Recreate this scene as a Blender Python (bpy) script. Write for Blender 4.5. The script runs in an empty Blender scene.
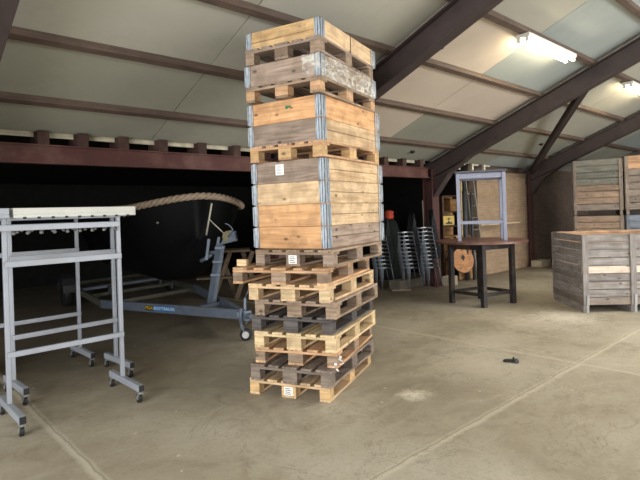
import bpy, bmesh, math, random
from mathutils import Vector, Matrix
random.seed(7)
S = bpy.context.scene
COL = S.collection
R = math.radians

# ------------------------------------------------------------------ materials
MATS = {}
def srgb(c):
    return tuple(((v/255.0)/12.92 if v/255.0 <= .04045 else ((v/255.0+.055)/1.055)**2.4) for v in c)+(1,)
def nodes(name):
    m = bpy.data.materials.new(name); m.use_nodes = True
    nt = m.node_tree; b = nt.nodes['Principled BSDF']
    return m, nt, b
def N(nt, t, **kw):
    n = nt.nodes.new(t)
    for k, v in kw.items():
        if k in n.inputs: n.inputs[k].default_value = v
        else: setattr(n, k, v)
    return n
def ramp(nt, fac, stops):
    r = nt.nodes.new('ShaderNodeValToRGB'); cr = r.color_ramp
    while len(cr.elements) < len(stops): cr.elements.new(.5)
    for e, (p, c) in zip(cr.elements, stops): e.position = p; e.color = c
    nt.links.new(fac, r.inputs[0]); return r.outputs[0]
def mixc(nt, fac, a, b, mode='MIX'):
    m = nt.nodes.new('ShaderNodeMix'); m.data_type = 'RGBA'; m.blend_type = mode
    L = nt.links.new
    for sock, v in ((m.inputs[0], fac), (m.inputs[6], a), (m.inputs[7], b)):
        if hasattr(v, 'is_output'): L(v, sock)
        else: sock.default_value = v
    return m.outputs[2]
def math_n(nt, op, a, b=0.0, c=0.0):
    n = nt.nodes.new('ShaderNodeMath'); n.operation = op
    for s, v in zip(n.inputs, (a, b, c)):
        if hasattr(v, 'is_output'): nt.links.new(v, s)
        else: s.default_value = v
    return n.outputs[0]

def wood(name, light, dark, axis='X', rough=.8, var=.2, knots=0.8, stain=0.25, staincol=(104,84,66)):
    """sawn timber; grain along the given axis of the object's own coordinates"""
    if name in MATS: return MATS[name]
    m, nt, b = nodes(name); L = nt.links.new
    tc = N(nt, 'ShaderNodeTexCoord'); oi = N(nt, 'ShaderNodeObjectInfo')
    add = N(nt, 'ShaderNodeVectorMath', operation='ADD'); L(tc.outputs['Object'], add.inputs[0])
    sc = N(nt, 'ShaderNodeVectorMath', operation='SCALE'); L(oi.outputs['Random'], sc.inputs['Scale'])
    sc.inputs[0].default_value = (17, 23, 11); L(sc.outputs[0], add.inputs[1])
    mp = N(nt, 'ShaderNodeMapping'); L(add.outputs[0], mp.inputs[0])
    mp.inputs['Scale'].default_value = {'X': (1.6, 22, 22), 'Y': (22, 1.6, 22), 'Z': (22, 22, 1.6)}[axis]
    n1 = N(nt, 'ShaderNodeTexNoise'); n1.inputs['Scale'].default_value = 1.6; n1.inputs['Detail'].default_value = 6; n1.inputs['Distortion'].default_value = .6
    L(mp.outputs[0], n1.inputs['Vector'])
    c = ramp(nt, n1.outputs[0], [(.28, srgb(dark)), (.62, srgb(light))])
    # broad patches of wear
    n2 = N(nt, 'ShaderNodeTexNoise'); n2.inputs['Scale'].default_value = 5; n2.inputs['Detail'].default_value = 5; L(add.outputs[0], n2.inputs['Vector'])
    c = mixc(nt, ramp(nt, n2.outputs[0], [(.42, (0,0,0,1)), (.75, (.5,.5,.5,1))]), c, srgb([x*.86 for x in dark]))
    if knots:
        mp2 = N(nt, 'ShaderNodeMapping'); L(add.outputs[0], mp2.inputs[0])
        mp2.inputs['Scale'].default_value = {'X': (5, 9, 9), 'Y': (9, 5, 9), 'Z': (9, 9, 5)}[axis]
        v = N(nt, 'ShaderNodeTexVoronoi'); v.inputs['Scale'].default_value = 1.0; L(mp2.outputs[0], v.inputs['Vector'])
        k = ramp(nt, v.outputs['Distance'], [(.08, (knots,)*3+(1,)), (.17, (0,0,0,1))])
        c = mixc(nt, k, c, srgb([x*.45 for x in dark]))
    if stain:
        n3 = N(nt, 'ShaderNodeTexNoise'); n3.inputs['Scale'].default_value = 6.5; n3.inputs['Detail'].default_value = 8; L(add.outputs[0], n3.inputs['Vector'])
        c = mixc(nt, ramp(nt, n3.outputs[0], [(.5, (0,0,0,1)), (.62, (stain,)*3+(1,))]), c, srgb(staincol))
    hs = N(nt, 'ShaderNodeHueSaturation'); L(c, hs.inputs['Color'])
    mr = N(nt, 'ShaderNodeMapRange'); L(oi.outputs['Random'], mr.inputs[0]); mr.inputs[3].default_value = 1-var; mr.inputs[4].default_value = 1+var*.6
    L(mr.outputs[0], hs.inputs['Value']); L(hs.outputs[0], b.inputs['Base Color'])
    b.inputs['Roughness'].default_value = rough
    bp = N(nt, 'ShaderNodeBump'); bp.inputs['Strength'].default_value = .35; bp.inputs['Distance'].default_value = .004
    L(n1.outputs[0], bp.inputs['Height']); L(bp.outputs[0], b.inputs['Normal'])
    MATS[name] = m; return m

def plain(name, col, rough=.5, metal=0, spec=.5, vary=.15, scale=6.0, dirt=None, dirtamt=.5, bump=0.0):
    if name in MATS: return MATS[name]
    m, nt, b = nodes(name); L = nt.links.new
    tc = N(nt, 'ShaderNodeTexCoord')
    n = N(nt, 'ShaderNodeTexNoise'); n.inputs['Scale'].default_value = scale; n.inputs['Detail'].default_value = 7; L(tc.outputs['Object'], n.inputs['Vector'])
    a = srgb(col); lo = tuple(v*(1-vary) for v in a[:3])+(1,); hi = tuple(min(1, v*(1+vary)) for v in a[:3])+(1,)
    c = ramp(nt, n.outputs[0], [(.3, lo), (.7, hi)])
    if dirt:
        n2 = N(nt, 'ShaderNodeTexNoise'); n2.inputs['Scale'].default_value = scale*.5; n2.inputs['Detail'].default_value = 9; n2.inputs['Roughness'].default_value = .7; L(tc.outputs['Object'], n2.inputs['Vector'])
        c = mixc(nt, ramp(nt, n2.outputs[0], [(.5, (0,0,0,1)), (.65, (dirtamt,)*3+(1,))]), c, srgb(dirt))
    L(c, b.inputs['Base Color']); b.inputs['Roughness'].default_value = rough; b.inputs['Metallic'].default_value = metal
    b.inputs['Specular IOR Level'].default_value = spec
    if bump:
        bp = N(nt, 'ShaderNodeBump'); bp.inputs['Strength'].default_value = bump; bp.inputs['Distance'].default_value = .01
        L(n.outputs[0], bp.inputs['Height']); L(bp.outputs[0], b.inputs['Normal'])
    MATS[name] = m; return m

def emis(name, col, st):
    m, nt, b = nodes(name)
    b.inputs['Base Color'].default_value = srgb(col)
    b.inputs['Emission Color'].default_value = srgb(col); b.inputs['Emission Strength'].default_value = st
    return m

# ------------------------------------------------------------------ mesh helpers
class MB:
    def __init__(s): s.bm = bmesh.new()
    def box(s, x0, x1, y0, y1, z0, z1, mi=0, M=None):
        vs = [s.bm.verts.new((x, y, z)) for x in (x0, x1) for y in (y0, y1) for z in (z0, z1)]
        if M: 
            for v in vs: v.co = M @ v.co
        for f in ((0,1,3,2),(4,6,7,5),(0,4,5,1),(2,3,7,6),(0,2,6,4),(1,5,7,3)):
            fc = s.bm.faces.new([vs[i] for i in f]); fc.material_index = mi
        return s
    def bar(s, a, b, w, h, up=(0,0,1), mi=0):
        """square bar from a to b, w sideways, h along up"""
        a = Vector(a); b = Vector(b); d = (b-a).normalized(); u = Vector(up)
        if abs(d.dot(u)) > .98: u = Vector((1,0,0))
        side = d.cross(u).normalized(); u = side.cross(d).normalized()
        vs = [s.bm.verts.new(p+side*sx*w/2+u*sy*h/2) for p in (a, b) for sx in (-1, 1) for sy in (-1, 1)]
        for f in ((0,1,3,2),(4,6,7,5),(0,4,5,1),(2,3,7,6),(0,2,6,4),(1,5,7,3)):
            fc = s.bm.faces.new([vs[i] for i in f]); fc.material_index = mi
        return s
    def tube(s, pts, r, n=8, caps=True, mi=0):
        pts = [Vector(p) for p in pts]; rings = []
        nrm = None
        for i, p in enumerate(pts):
            t = (pts[min(i+1, len(pts)-1)]-pts[max(i-1, 0)]).normalized()
            if nrm is None:
                nrm = t.orthogonal().normalized()
            else:
                nrm = (nrm-t*nrm.dot(t)).normalized()
            bn = t.cross(nrm); rr = r[i] if isinstance(r, (list, tuple)) else r
            rings.append([s.bm.verts.new(p+(nrm*math.cos(2*math.pi*k/n)+bn*math.sin(2*math.pi*k/n))*rr) for k in range(n)])
        for a, b in zip(rings, rings[1:]):
            for k in range(n):
                f = s.bm.faces.new((a[k], a[(k+1)%n], b[(k+1)%n], b[k])); f.smooth = True; f.material_index = mi
        if caps:
            for rg in (rings[0][::-1], rings[-1]): s.bm.faces.new(rg).material_index = mi
        return s
    def lathe(s, c, prof, n=24, axis='Z', smooth=True, mi=0):
        """profile of (radius, height) revolved about the axis through c"""
        c = Vector(c); rings = []
        for (r, h) in prof:
            ring = []
            for k in range(n):
                a = 2*math.pi*k/n; x, y = r*math.cos(a), r*math.sin(a)
                v = {'Z': (x, y, h), 'X': (h, x, y), 'Y': (x, h, y)}[axis]
                ring.append(s.bm.verts.new(c+Vector(v)))
            rings.append(ring)
        for a, b in zip(rings, rings[1:]):
            for k in range(n):
                f = s.bm.faces.new((a[k], a[(k+1)%n], b[(k+1)%n], b[k])); f.smooth = smooth; f.material_index = mi
        for rg in (rings[0][::-1], rings[-1]): s.bm.faces.new(rg).material_index = mi
        return s
    def prism(s, poly, a, b, mi=0):
        """poly: list of 3D points; extruded by vector from a to b"""
        d = Vector(b)-Vector(a)
        v0 = [s.bm.verts.new(Vector(p)) for p in poly]; v1 = [s.bm.verts.new(Vector(p)+d) for p in poly]
        s.bm.faces.new(v0[::-1]).material_index = mi; s.bm.faces.new(v1).material_index = mi
        k = len(poly)
        for i in range(k): s.bm.faces.new((v0[i], v0[(i+1)%k], v1[(i+1)%k], v1[i])).material_index = mi
        return s
    def build(s, name, mats, parent=None, bevel=0.0, seg=1):
        bm = s.bm
        bmesh.ops.recalc_face_normals(bm, faces=bm.faces)
        if bevel:
            es = [e for e in bm.edges if len(e.link_faces) == 2 and e.calc_face_angle(0) > .6]
            bmesh.ops.bevel(bm, geom=es, offset=bevel, segments=seg, affect='EDGES', clamp_overlap=True)
        me = bpy.data.meshes.new(name); bm.to_mesh(me); bm.free()
        for m in (mats if isinstance(mats, (list, tuple)) else [mats]): me.materials.append(m)
        o = bpy.data.objects.new(name, me); COL.objects.link(o)
        if parent: o.parent = parent
        return o
def tag(o, label=None, cat=None, group=None, kind=None):
    if label: o['label'] = label
    if cat: o['category'] = cat
    if group: o['group'] = group
    if kind: o['kind'] = kind
    return o
def thing(name, label, cat, loc=(0,0,0), rz=0, group=None):
    o = bpy.data.objects.new(name, None); COL.objects.link(o); o.empty_display_size = .1
    o.location = loc; o.rotation_euler = (0, 0, rz); return tag(o, label, cat, group)
def copy_tree(o, parent=None):
    c = o.copy(); COL.objects.link(c)
    if parent: c.parent = parent
    for ch in [x for x in bpy.data.objects if x.parent == o]: copy_tree(ch, c)
    return c
def text_mesh(name, txt, size, mat, parent, mtx, ext=.0006, align='LEFT'):
    cu = bpy.data.curves.new(name, 'FONT'); cu.body = txt; cu.size = size; cu.extrude = ext; cu.align_x = align; cu.align_y = 'CENTER'
    tmp = bpy.data.objects.new('tmp', cu); COL.objects.link(tmp)
    dg = bpy.context.evaluated_depsgraph_get(); me = bpy.data.meshes.new_from_object(tmp.evaluated_get(dg))
    bpy.data.objects.remove(tmp)
    me.transform(mtx); me.materials.clear(); me.materials.append(mat)
    o = bpy.data.objects.new(name, me); COL.objects.link(o); o.parent = parent
    return o

# ------------------------------------------------------------------ the building's own frame
# s runs along the low eaves line, t runs in from the eaves towards the middle of the barn, z up
O0 = Vector((-.98, 7.9, 0)); ANG = math.atan2(.677, .736)
E1 = Vector((math.cos(ANG), math.sin(ANG), 0)); T1 = Vector((math.sin(ANG), -math.cos(ANG), 0))
def W(s, t, z): return O0 + E1*s + T1*t + Vector((0, 0, z))
BM = Matrix.Translation(O0) @ Matrix.Rotation(ANG, 4, 'Z')         # local x = s, local y = -t
def place(o): o.matrix_world = BM; return o
Z0, SL = 2.70, .40          # ceiling height at the eaves, roof slope
RIDGE = 7.6; FAR = 14.5
SA, SB = -9.6, 13.5
def zc(t): return Z0 + SL*(t if t <= RIDGE else 2*RIDGE-t)

# floor: cast concrete slabs
def floor_mat():
    m, nt, b = nodes('concrete_floor'); L = nt.links.new
    tc = N(nt, 'ShaderNodeTexCoord'); P = tc.outputs['Object']
    def noise(sc, det=6, rough=.6, dist=0, vec=P):
        n = N(nt, 'ShaderNodeTexNoise'); n.inputs['Scale'].default_value = sc; n.inputs['Detail'].default_value = det
        n.inputs['Roughness'].default_value = rough; n.inputs['Distortion'].default_value = dist; L(vec, n.inputs['Vector']); return n.outputs[0]
    c = ramp(nt, noise(.55, 8, .62, .5), [(.3, srgb((142,132,112))), (.5, srgb((168,159,140))), (.72, srgb((188,181,165)))])
    c = mixc(nt, ramp(nt, noise(2.4, 9, .7, 1.2), [(.5, (0,0,0,1)), (.7, (.6,.6,.6,1))]), c, srgb((134,124,104)))
    c = mixc(nt, ramp(nt, noise(34, 5, .7), [(.5, (0,0,0,1)), (.72, (.4,.4,.4,1))]), c, srgb((124,113,90)))
    # sweeping trowel / tyre marks
    mp = N(nt, 'ShaderNodeMapping'); L(P, mp.inputs[0]); mp.inputs['Rotation'].default_value = (0, 0, .5); mp.inputs['Scale'].default_value = (.7, 2.2, 1)
    c = mixc(nt, ramp(nt, noise(1.5, 8, .65, 2.0, mp.outputs[0]), [(.52, (0,0,0,1)), (.75, (.38,.38,.38,1))]), c, srgb((192,185,168)))
    # bay shade painted into the floor colour on the boat side of the eaves
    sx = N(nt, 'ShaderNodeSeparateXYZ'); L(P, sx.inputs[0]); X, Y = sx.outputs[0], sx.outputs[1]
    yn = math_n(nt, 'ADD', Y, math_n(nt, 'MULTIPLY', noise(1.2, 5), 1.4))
    bay_shade = ramp(nt, math_n(nt, 'MULTIPLY_ADD', yn, .35, .5), [(.25, (0,0,0,1)), (.75, (.75,.75,.75,1))])
    c = mixc(nt, bay_shade, c, srgb((74,64,50)))
    # white dust spills
    def blob(s, t, r, amt, c, wob=.9):
        dx = math_n(nt, 'SUBTRACT', X, s); dy = math_n(nt, 'ADD', Y, t)
        d = math_n(nt, 'SQRT', math_n(nt, 'ADD', math_n(nt, 'MULTIPLY', dx, dx), math_n(nt, 'MULTIPLY', dy, dy)))
        d = math_n(nt, 'ADD', math_n(nt, 'DIVIDE', d, r), math_n(nt, 'MULTIPLY', math_n(nt, 'SUBTRACT', noise(9, 8, .8), .5), 2.6*wob))
        return mixc(nt, ramp(nt, d, [(.2, (amt,)*3+(1,)), (1., (0,0,0,1))]), c, srgb((222,214,196)))
    for s, t, r, a in ((3.05, 3.36, .55, .85), (-.97, 3.66, .17, .85), (2.4, 3.2, .6, .4), (1.2,3.2,.7,.3), (-1.6,3.3,.5,.25), (.2,3.6,.6,.25)):
        c = blob(s, t, r, a, c)
    # joints
    wob = math_n(nt, 'MULTIPLY', math_n(nt, 'SUBTRACT', noise(3, 8, .8), .5), .09)
    def joint(coord, pos, w, c, col, amt=.8):
        d = math_n(nt, 'ABSOLUTE', math_n(nt, 'SUBTRACT', math_n(nt, 'ADD', coord, wob), pos))
        return mixc(nt, ramp(nt, math_n(nt, 'DIVIDE', d, w), [(.3, (amt,)*3+(1,)), (1., (0,0,0,1))]), c, srgb(col))
    for coord, pos in ((Y, -4.36), (X, .91), (X, -3.49), (X, 5.3)):
        c = joint(coord, pos, .05, c, (204,196,176), .6)
        c = joint(coord, pos+.014, .012, c, (110,100,84), .5)
    cr = math_n(nt, 'ABSOLUTE', math_n(nt, 'SUBTRACT', noise(.9, 9, .62, .8), .5))
    c = mixc(nt, ramp(nt, cr, [(.0, (.5,.5,.5,1)), (.006, (0,0,0,1))]), c, srgb((120,108,88)))
    sp = ramp(nt, noise(13, 9, .85), [(.64, (0,0,0,1)), (.7, (.6,.6,.6,1))])
    c = mixc(nt, sp, c, srgb((212,206,190)))
    # grit
    v = N(nt, 'ShaderNodeTexVoronoi'); v.inputs['Scale'].default_value = 3.1; L(P, v.inputs['Vector'])
    c = mixc(nt, ramp(nt, v.outputs['Distance'], [(.03, (.7,.7,.7,1)), (.05, (0,0,0,1))]), c, srgb((214,208,192)))
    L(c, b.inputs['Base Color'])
    L(ramp(nt, noise(1.3, 6), [(.3, (.42,.42,.42,1)), (.7, (.72,.72,.72,1))]), b.inputs['Roughness'])
    b.inputs['Specular IOR Level'].default_value = .35
    bp = N(nt, 'ShaderNodeBump'); bp.inputs['Strength'].default_value = .25; bp.inputs['Distance'].default_value = .01
    L(noise(18, 8, .7), bp.inputs['Height']); L(bp.outputs[0], b.inputs['Normal'])
    return m
mb = MB(); mb.box(SA-.3, SB+.3, -FAR-.3, 8.3, -.2, 0)
tag(place(mb.build('floor', floor_mat())), kind='structure')

# roof sheets + ceiling boards
roofm = plain('roof_backing', (46,44,40), .9)
mb = MB()
for (ta, tb) in ((-.02, RIDGE), (RIDGE, FAR+.3)):
    za, zb = Z0+SL*ta if ta <= RIDGE else zc(ta), zc(tb)
    if ta == RIDGE: za = zc(RIDGE)
    mb.prism([(SA-.3, -ta, za+.03), (SA-.3, -tb, zb+.03), (SA-.3, -tb, zb+.15), (SA-.3, -ta, za+.15)], (0,0,0), (SB-SA+.6, 0, 0))
mb.box(SA-.3, SB+.3, 0, .4, 2.87, 2.9); tag(place(mb.build('roof', roofm)), kind='structure')
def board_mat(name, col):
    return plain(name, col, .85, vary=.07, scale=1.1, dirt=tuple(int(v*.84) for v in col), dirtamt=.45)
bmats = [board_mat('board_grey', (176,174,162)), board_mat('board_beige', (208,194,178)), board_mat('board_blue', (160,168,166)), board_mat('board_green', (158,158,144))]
TINT = {(-1,0):3, (-1,2):0, (-1,3):3, (0,3):0, (-1,4):3, (1,1):1, (1,2):1, (1,3):1, (2,3):2, (1,4):0, (2,4):2, (2,2):1, (2,1):3, (1,0):3, (2,0):3, (0,1):3, (0,2):0, (-1,1):3, (0,0):3}  # panel tints: board colours mixed with painted-in reflected light
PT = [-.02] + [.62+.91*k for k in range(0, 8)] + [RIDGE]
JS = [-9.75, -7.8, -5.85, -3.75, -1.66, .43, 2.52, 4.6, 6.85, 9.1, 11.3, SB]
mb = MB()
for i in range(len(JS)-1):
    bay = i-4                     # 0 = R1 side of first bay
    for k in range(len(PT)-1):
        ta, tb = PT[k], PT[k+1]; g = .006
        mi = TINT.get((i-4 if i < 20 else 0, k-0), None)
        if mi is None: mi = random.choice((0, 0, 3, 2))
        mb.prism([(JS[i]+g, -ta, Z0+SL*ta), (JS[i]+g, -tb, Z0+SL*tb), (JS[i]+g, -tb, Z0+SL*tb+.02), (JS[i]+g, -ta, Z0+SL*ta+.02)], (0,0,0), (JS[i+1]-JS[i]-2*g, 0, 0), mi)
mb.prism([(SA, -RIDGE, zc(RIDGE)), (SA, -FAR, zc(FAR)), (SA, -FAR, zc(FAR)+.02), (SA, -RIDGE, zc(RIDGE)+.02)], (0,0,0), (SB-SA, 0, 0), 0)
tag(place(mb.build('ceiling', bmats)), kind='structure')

# purlins (brown timber under the boards)
pur = wood('purlin_wood', (96,80,70), (74,60,52), 'X', .8, .05, 0)
for n, t in enumerate(PT[1:-1]):
    mb = MB(); z = zc(t)
    mb.prism([(SA, -t-.035, z-.004+SL*.035), (SA, -t+.035, z-.004-SL*.035), (SA, -t+.035, z-.07-SL*.035), (SA, -t-.035, z-.07+SL*.035)], (0,0,0), (SB-SA, 0, 0))
    tag(place(mb.build('trim_%d' % (n+1), pur)), kind='structure')

# steel portal frames
steel = plain('dark_steel', (66,56,55), .6, .0, .4, .2, 5, dirt=(50,42,42))
redst = plain('oxide_steel', (76,48,46), .6, .0, .4, .18, 4, dirt=(60,38,38))
def frame(s, label, w=.18, d=.31, haunch=True):
    th = thing('portal_frame', label, 'steel frame'); th.matrix_world = BM @ Matrix.Translation((s, 0, 0))
    def ipoly(t0, t1, zt0, zt1, x0, x1, zb0=None, zb1=None):
        mb.prism([(x0, -t0, zb0), (x0, -t1, zb1), (x0, -t1, zt1), (x0, -t0, zt0)], (0,0,0), (x1-x0, 0, 0))
    mb = MB(); t0, t1 = -.08, RIDGE; top = -.075
    z0 = Z0+SL*t0+top; z1 = Z0+SL*t1+top; q = d*1.077
    ipoly(t0, t1, z0, z1, -w/2, w/2, z0-.018, z1-.018)
    ipoly(t0, t1, z0-q+.018, z1-q+.018, -w/2, w/2, z0-q, z1-q)
    ipoly(t0, t1, z0-.018, z1-.018, -.006, .006, z0-q+.018, z1-q+.018)
    mb.build('rafter', steel, th)
    mb = MB()                    # far half
    mb.prism([(-w/2, -RIDGE, z1-q), (-w/2, -FAR, zc(FAR)+top-q), (-w/2, -FAR, zc(FAR)+top), (-w/2, -RIDGE, z1)], (0,0,0), (w, 0, 0)); mb.build('rafter', steel, th)
    mb = MB()
    for y0, y1, x0, x1 in ((-.12, -.104, -.12, .12), (.104, .12, -.12, .12), (-.104, .104, -.006, .006)): mb.box(x0, x1, y0, y1, .0, Z0+top-.12)
    mb.build('column', redst, th)
    mb = MB(); mb.box(-w/2-.05, w/2+.05, -.18, .18, 0, .02); mb.build('base_plate', redst, th)
    if haunch:
        mb = MB(); zz = lambda t: Z0+SL*t+top-q+.01
        mb.prism([(-.01, -.12, zz(.12)), (-.01, -.95, zz(.95)), (-.01, -.5, zz(.5)-.1), (-.01, -.12, zz(.12)-.42)], (0,0,0), (.02,0,0))
        mb.prism([(-w/2, -.95, zz(.95)), (-w/2, -.5, zz(.5)-.1), (-w/2, -.12, zz(.12)-.42), (-w/2, -.12, zz(.12)-.445), (-w/2, -.51, zz(.5)-.12), (-w/2, -.97, zz(.95)-.01)], (0,0,0), (w,0,0))
        mb.build('haunch', steel, th)
    return th
RS = [-8.0, -3.79, .43, 4.6, 9.1, 13.3]
frame(-3.79, 'dark steel roof frame crossing the top left corner above the trolleys')
frame(.43, 'dark steel roof frame passing behind the top of the pallet tower')
f2 = frame(4.6, 'dark steel roof frame whose red-brown column stands beside the stacked chairs')
frame(9.1, 'dark steel roof frame whose red-brown column stands against the brick wall on a concrete block')

# wind brace between the last two frames
mb = MB(); a = W(4.66, 3.25, zc(3.25)-.28); b_ = W(8.98, .2, zc(.2)-.22); mb.bar(a, b_, .1, .1); mb.bar(a+Vector((0,0,.05)), b_+Vector((0,0,.05)), .16, .012)
tag(mb.build('wind_brace', steel), 'diagonal brown steel brace running between the two right-hand roof frames', 'brace')

# eaves beam, joist ends, pale strips
mb = MB(); s0, s1 = SA, 4.5
mb.box(s0, s1, -.06, .06, 2.32, 2.336); mb.box(s0, s1, -.06, .06, 2.524, 2.54); mb.box(s0, s1, -.02, .02, 2.336, 2.524)
beamm = plain('oxide_beam', (86,54,50), .7, 0, .3, .15, 3, dirt=(118,92,82), dirtamt=.5)
o = place(mb.build('eaves_beam', beamm)); tag(o, 'long red-brown steel beam spanning above the dark boat bay', 'beam')
stub = wood('joist_wood', (78,52,46), (54,38,34), 'Y', .85, .2, 0)
pale = wood('eaves_daylight_board', (232,224,198), (196,186,158), 'X', .8, .1, 0)  # cream tone stands in for daylight showing at the eaves gap
JOIST = [-6.4+.57*q for q in range(6)]+[-2.98, -2.546, -2.05, -1.52, -.93, -.355, .215, .80, 1.37, 1.94, 2.5, 3.09, 3.66, 4.24, 5.68, 6.26, 6.8]
JOIST = [s for s in JOIST if abs(s+3.79) > .16]
whitej = wood('joist_white', (236,230,212), (206,198,178), 'Y', .8, .05, 0)
for i, s in enumerate(JOIST):
    far_ = s > 5; hw = .03 if far_ else .062; mb = MB(); mb.box(s-hw, s+hw, -.055, .30 if not far_ else -.001, 2.541, 2.70, 0)
    if far_: mb.box(s+hw, s+.26, -.05, -.02, 2.655, 2.69)
    o = place(mb.build('joist', whitej if far_ else stub, bevel=.004))
    if far_: tag(o, 'pale joist end high on the brick wall above the square table', 'joist', 'pale joist ends above the square table')
    else: tag(o, 'short brown joist end sitting on the long eaves beam', 'joist', 'joist ends along the eaves')
mb = MB()
JJ = [s for s in JOIST if s < 5]
for a, b2 in zip([SA]+JJ, JJ+[4.6]):
    mb.box(a+.07, b2-.07, .08, .10, 2.64, 2.74)
o = place(mb.build('trim_20', pale)); tag(o, kind='structure')

# brick wall
def brick_mat(name, c1, c2, mortar, flip=False):
    m, nt, b = nodes(name); L = nt.links.new
    tc = N(nt, 'ShaderNodeTexCoord'); sx = N(nt, 'ShaderNodeSeparateXYZ'); L(tc.outputs['Object'], sx.inputs[0])
    cb = N(nt, 'ShaderNodeCombineXYZ'); L(sx.outputs[1 if flip else 0], cb.inputs[0]); L(sx.outputs[2], cb.inputs[1])
    br = N(nt, 'ShaderNodeTexBrick'); L(cb.outputs[0], br.inputs['Vector'])
    br.inputs['Color1'].default_value = srgb(c1); br.inputs['Color2'].default_value = srgb(c2); br.inputs['Mortar'].default_value = srgb(mortar)
    br.inputs['Scale'].default_value = 1; br.inputs['Brick Width'].default_value = .22; br.inputs['Row Height'].default_value = .0625; br.inputs['Mortar Size'].default_value = .009
    n = N(nt, 'ShaderNodeTexNoise'); n.inputs['Scale'].default_value = 2; n.inputs['Detail'].default_value = 6; L(tc.outputs['Object'], n.inputs['Vector'])
    c = mixc(nt, ramp(nt, n.outputs[0], [(.35, (0,0,0,1)), (.7, (.4,.4,.4,1))]), br.outputs['Color'], srgb([v*.7 for v in c2]))
    L(c, b.inputs['Base Color']); b.inputs['Roughness'].default_value = .9
    bp = N(nt, 'ShaderNodeBump'); bp.inputs['Strength'].default_value = .6; bp.inputs['Distance'].default_value = .01; bp.invert = True
    L(br.outputs['Fac'], bp.inputs['Height']); L(bp.outputs[0], b.inputs['Normal'])
    return m
brickA = brick_mat('brick_tan', (172,140,110), (148,122,98), (152,142,122))
brickB = brick_mat('brick_brown', (120,98,84), (98,82,72), (112,104,94))
mb = MB(); mb.box(6.5, 9.1, .0, .22, 0, Z0-.165)
tag(place(mb.build('wall_eaves', brickA)), kind='structure')
mb = MB(); mb.box(9.1, SB, .0, .22, 0, Z0-.0)
mb.box(6.5, SB, .225, .42, 0, 2.88)
tag(place(mb.build('wall_back', brickB)), kind='structure')
brickC = brick_mat('brick_gable', (110,98,88), (88,80,74), (108,102,94), True)
mb = MB()
mb.prism([(SB, .2, 0), (SB, -FAR, 0), (SB, -FAR, zc(FAR)), (SB, -RIDGE, zc(RIDGE)), (SB, .2, Z0)], (0,0,0), (.25,0,0))
tag(place(mb.build('wall_right', brickC)), kind='structure')
mb = MB(); mb.box(SA-.25, -2.5, -FAR-.22, -FAR, 0, zc(FAR)+.03)
tag(place(mb.build('wall_front', plain('render_wall', (150,146,136), .9))), kind='structure')
# concrete plinths and kerb
conc = plain('concrete_block', (176,166,144), .9, vary=.15, scale=9, bump=.4)
def block(name, s0, s1, t0, t1, h, label):
    mb = MB(); mb.box(s0, s1, -t1, -t0, 0, h); o = place(mb.build(name, conc, bevel=.01)); tag(o, label, 'concrete block')
block('concrete_block', 8.93, 9.5, .13, .42, .17, 'pale concrete block at the foot of the column on the brick wall')
block('concrete_block', 4.7, 4.98, .14, .36, .2, 'small pale concrete block with a round hole beside the column by the chairs')
conc = plain('dark_concrete', (104,98,86), .95, vary=.2)
block('concrete_block', 3.7, 4.5, -.5, -.2, .18, 'long low grey concrete block on the floor behind the stacked chairs')

# the dark lean-to with the boat
dark = plain('dark_boarding', (30,29,28), .95, spec=.1)  # near-black so the bay's shade sits in the wall colour
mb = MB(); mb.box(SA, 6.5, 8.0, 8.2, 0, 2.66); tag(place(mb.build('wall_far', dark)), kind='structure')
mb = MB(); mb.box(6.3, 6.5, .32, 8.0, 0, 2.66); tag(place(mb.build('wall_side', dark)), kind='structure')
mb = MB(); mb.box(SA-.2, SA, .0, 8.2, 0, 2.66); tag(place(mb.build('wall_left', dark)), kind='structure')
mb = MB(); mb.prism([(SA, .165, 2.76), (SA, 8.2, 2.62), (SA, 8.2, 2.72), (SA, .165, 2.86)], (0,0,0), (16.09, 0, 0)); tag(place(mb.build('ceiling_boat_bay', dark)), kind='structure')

# fluorescent fittings on the purlin
tubem = emis('tube_glow', (255,240,205), 38)
white = plain('white_enamel', (225,224,215), .4)
def lamp(sa, sb, label):
    t = 3.35; th = thing('tube_light', label, 'ceiling light'); th.matrix_world = BM @ Matrix.Translation((0, -t, zc(t)-.085))
    mb = MB(); mb.box(sa, sb, -.1, .1, -.055, -.001); mb.build('batten', white, th, bevel=.006)
    for y in (-.055, .055):
        mb = MB(); mb.tube([(sa+.04, y, -.085), (sb-.04, y, -.085)], .019, 12); mb.build('tube', tubem, th)
        for x in (sa+.02, sb-.02):
            mb = MB(); mb.box(x-.02, x+.02, y-.022, y+.022, -.11, -.055); mb.build('tube_holder', white, th)
lamp(2.02, 3.6, 'twin-tube ceiling light shining to the right of the tower top')
lamp(6.3, 7.9, 'twin-tube ceiling light cut off by the right edge of the photo')
# small dark ceiling hooks
hookm = plain('black_plastic', (24,24,26), .5)
for (s, t, lab) in ((1.08, 2.7, 'small dark ceiling fitting just right of the tower top'), (3.6, .3, 'small dark ceiling fitting near the top of the red-brown column by the chairs'), (7.6, 1.1, 'small dark ceiling fitting between the two right-hand roof frames'),):
    z = zc(t); mb = MB(); mb.lathe((0,0,0), [(.05,-.001), (.05,-.02), (.035,-.045), (.01,-.055)], 14)
    o = mb.build('ceiling_fitting', hookm); o.location = W(s, t, z); tag(o, lab, 'ceiling fitting')

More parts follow.
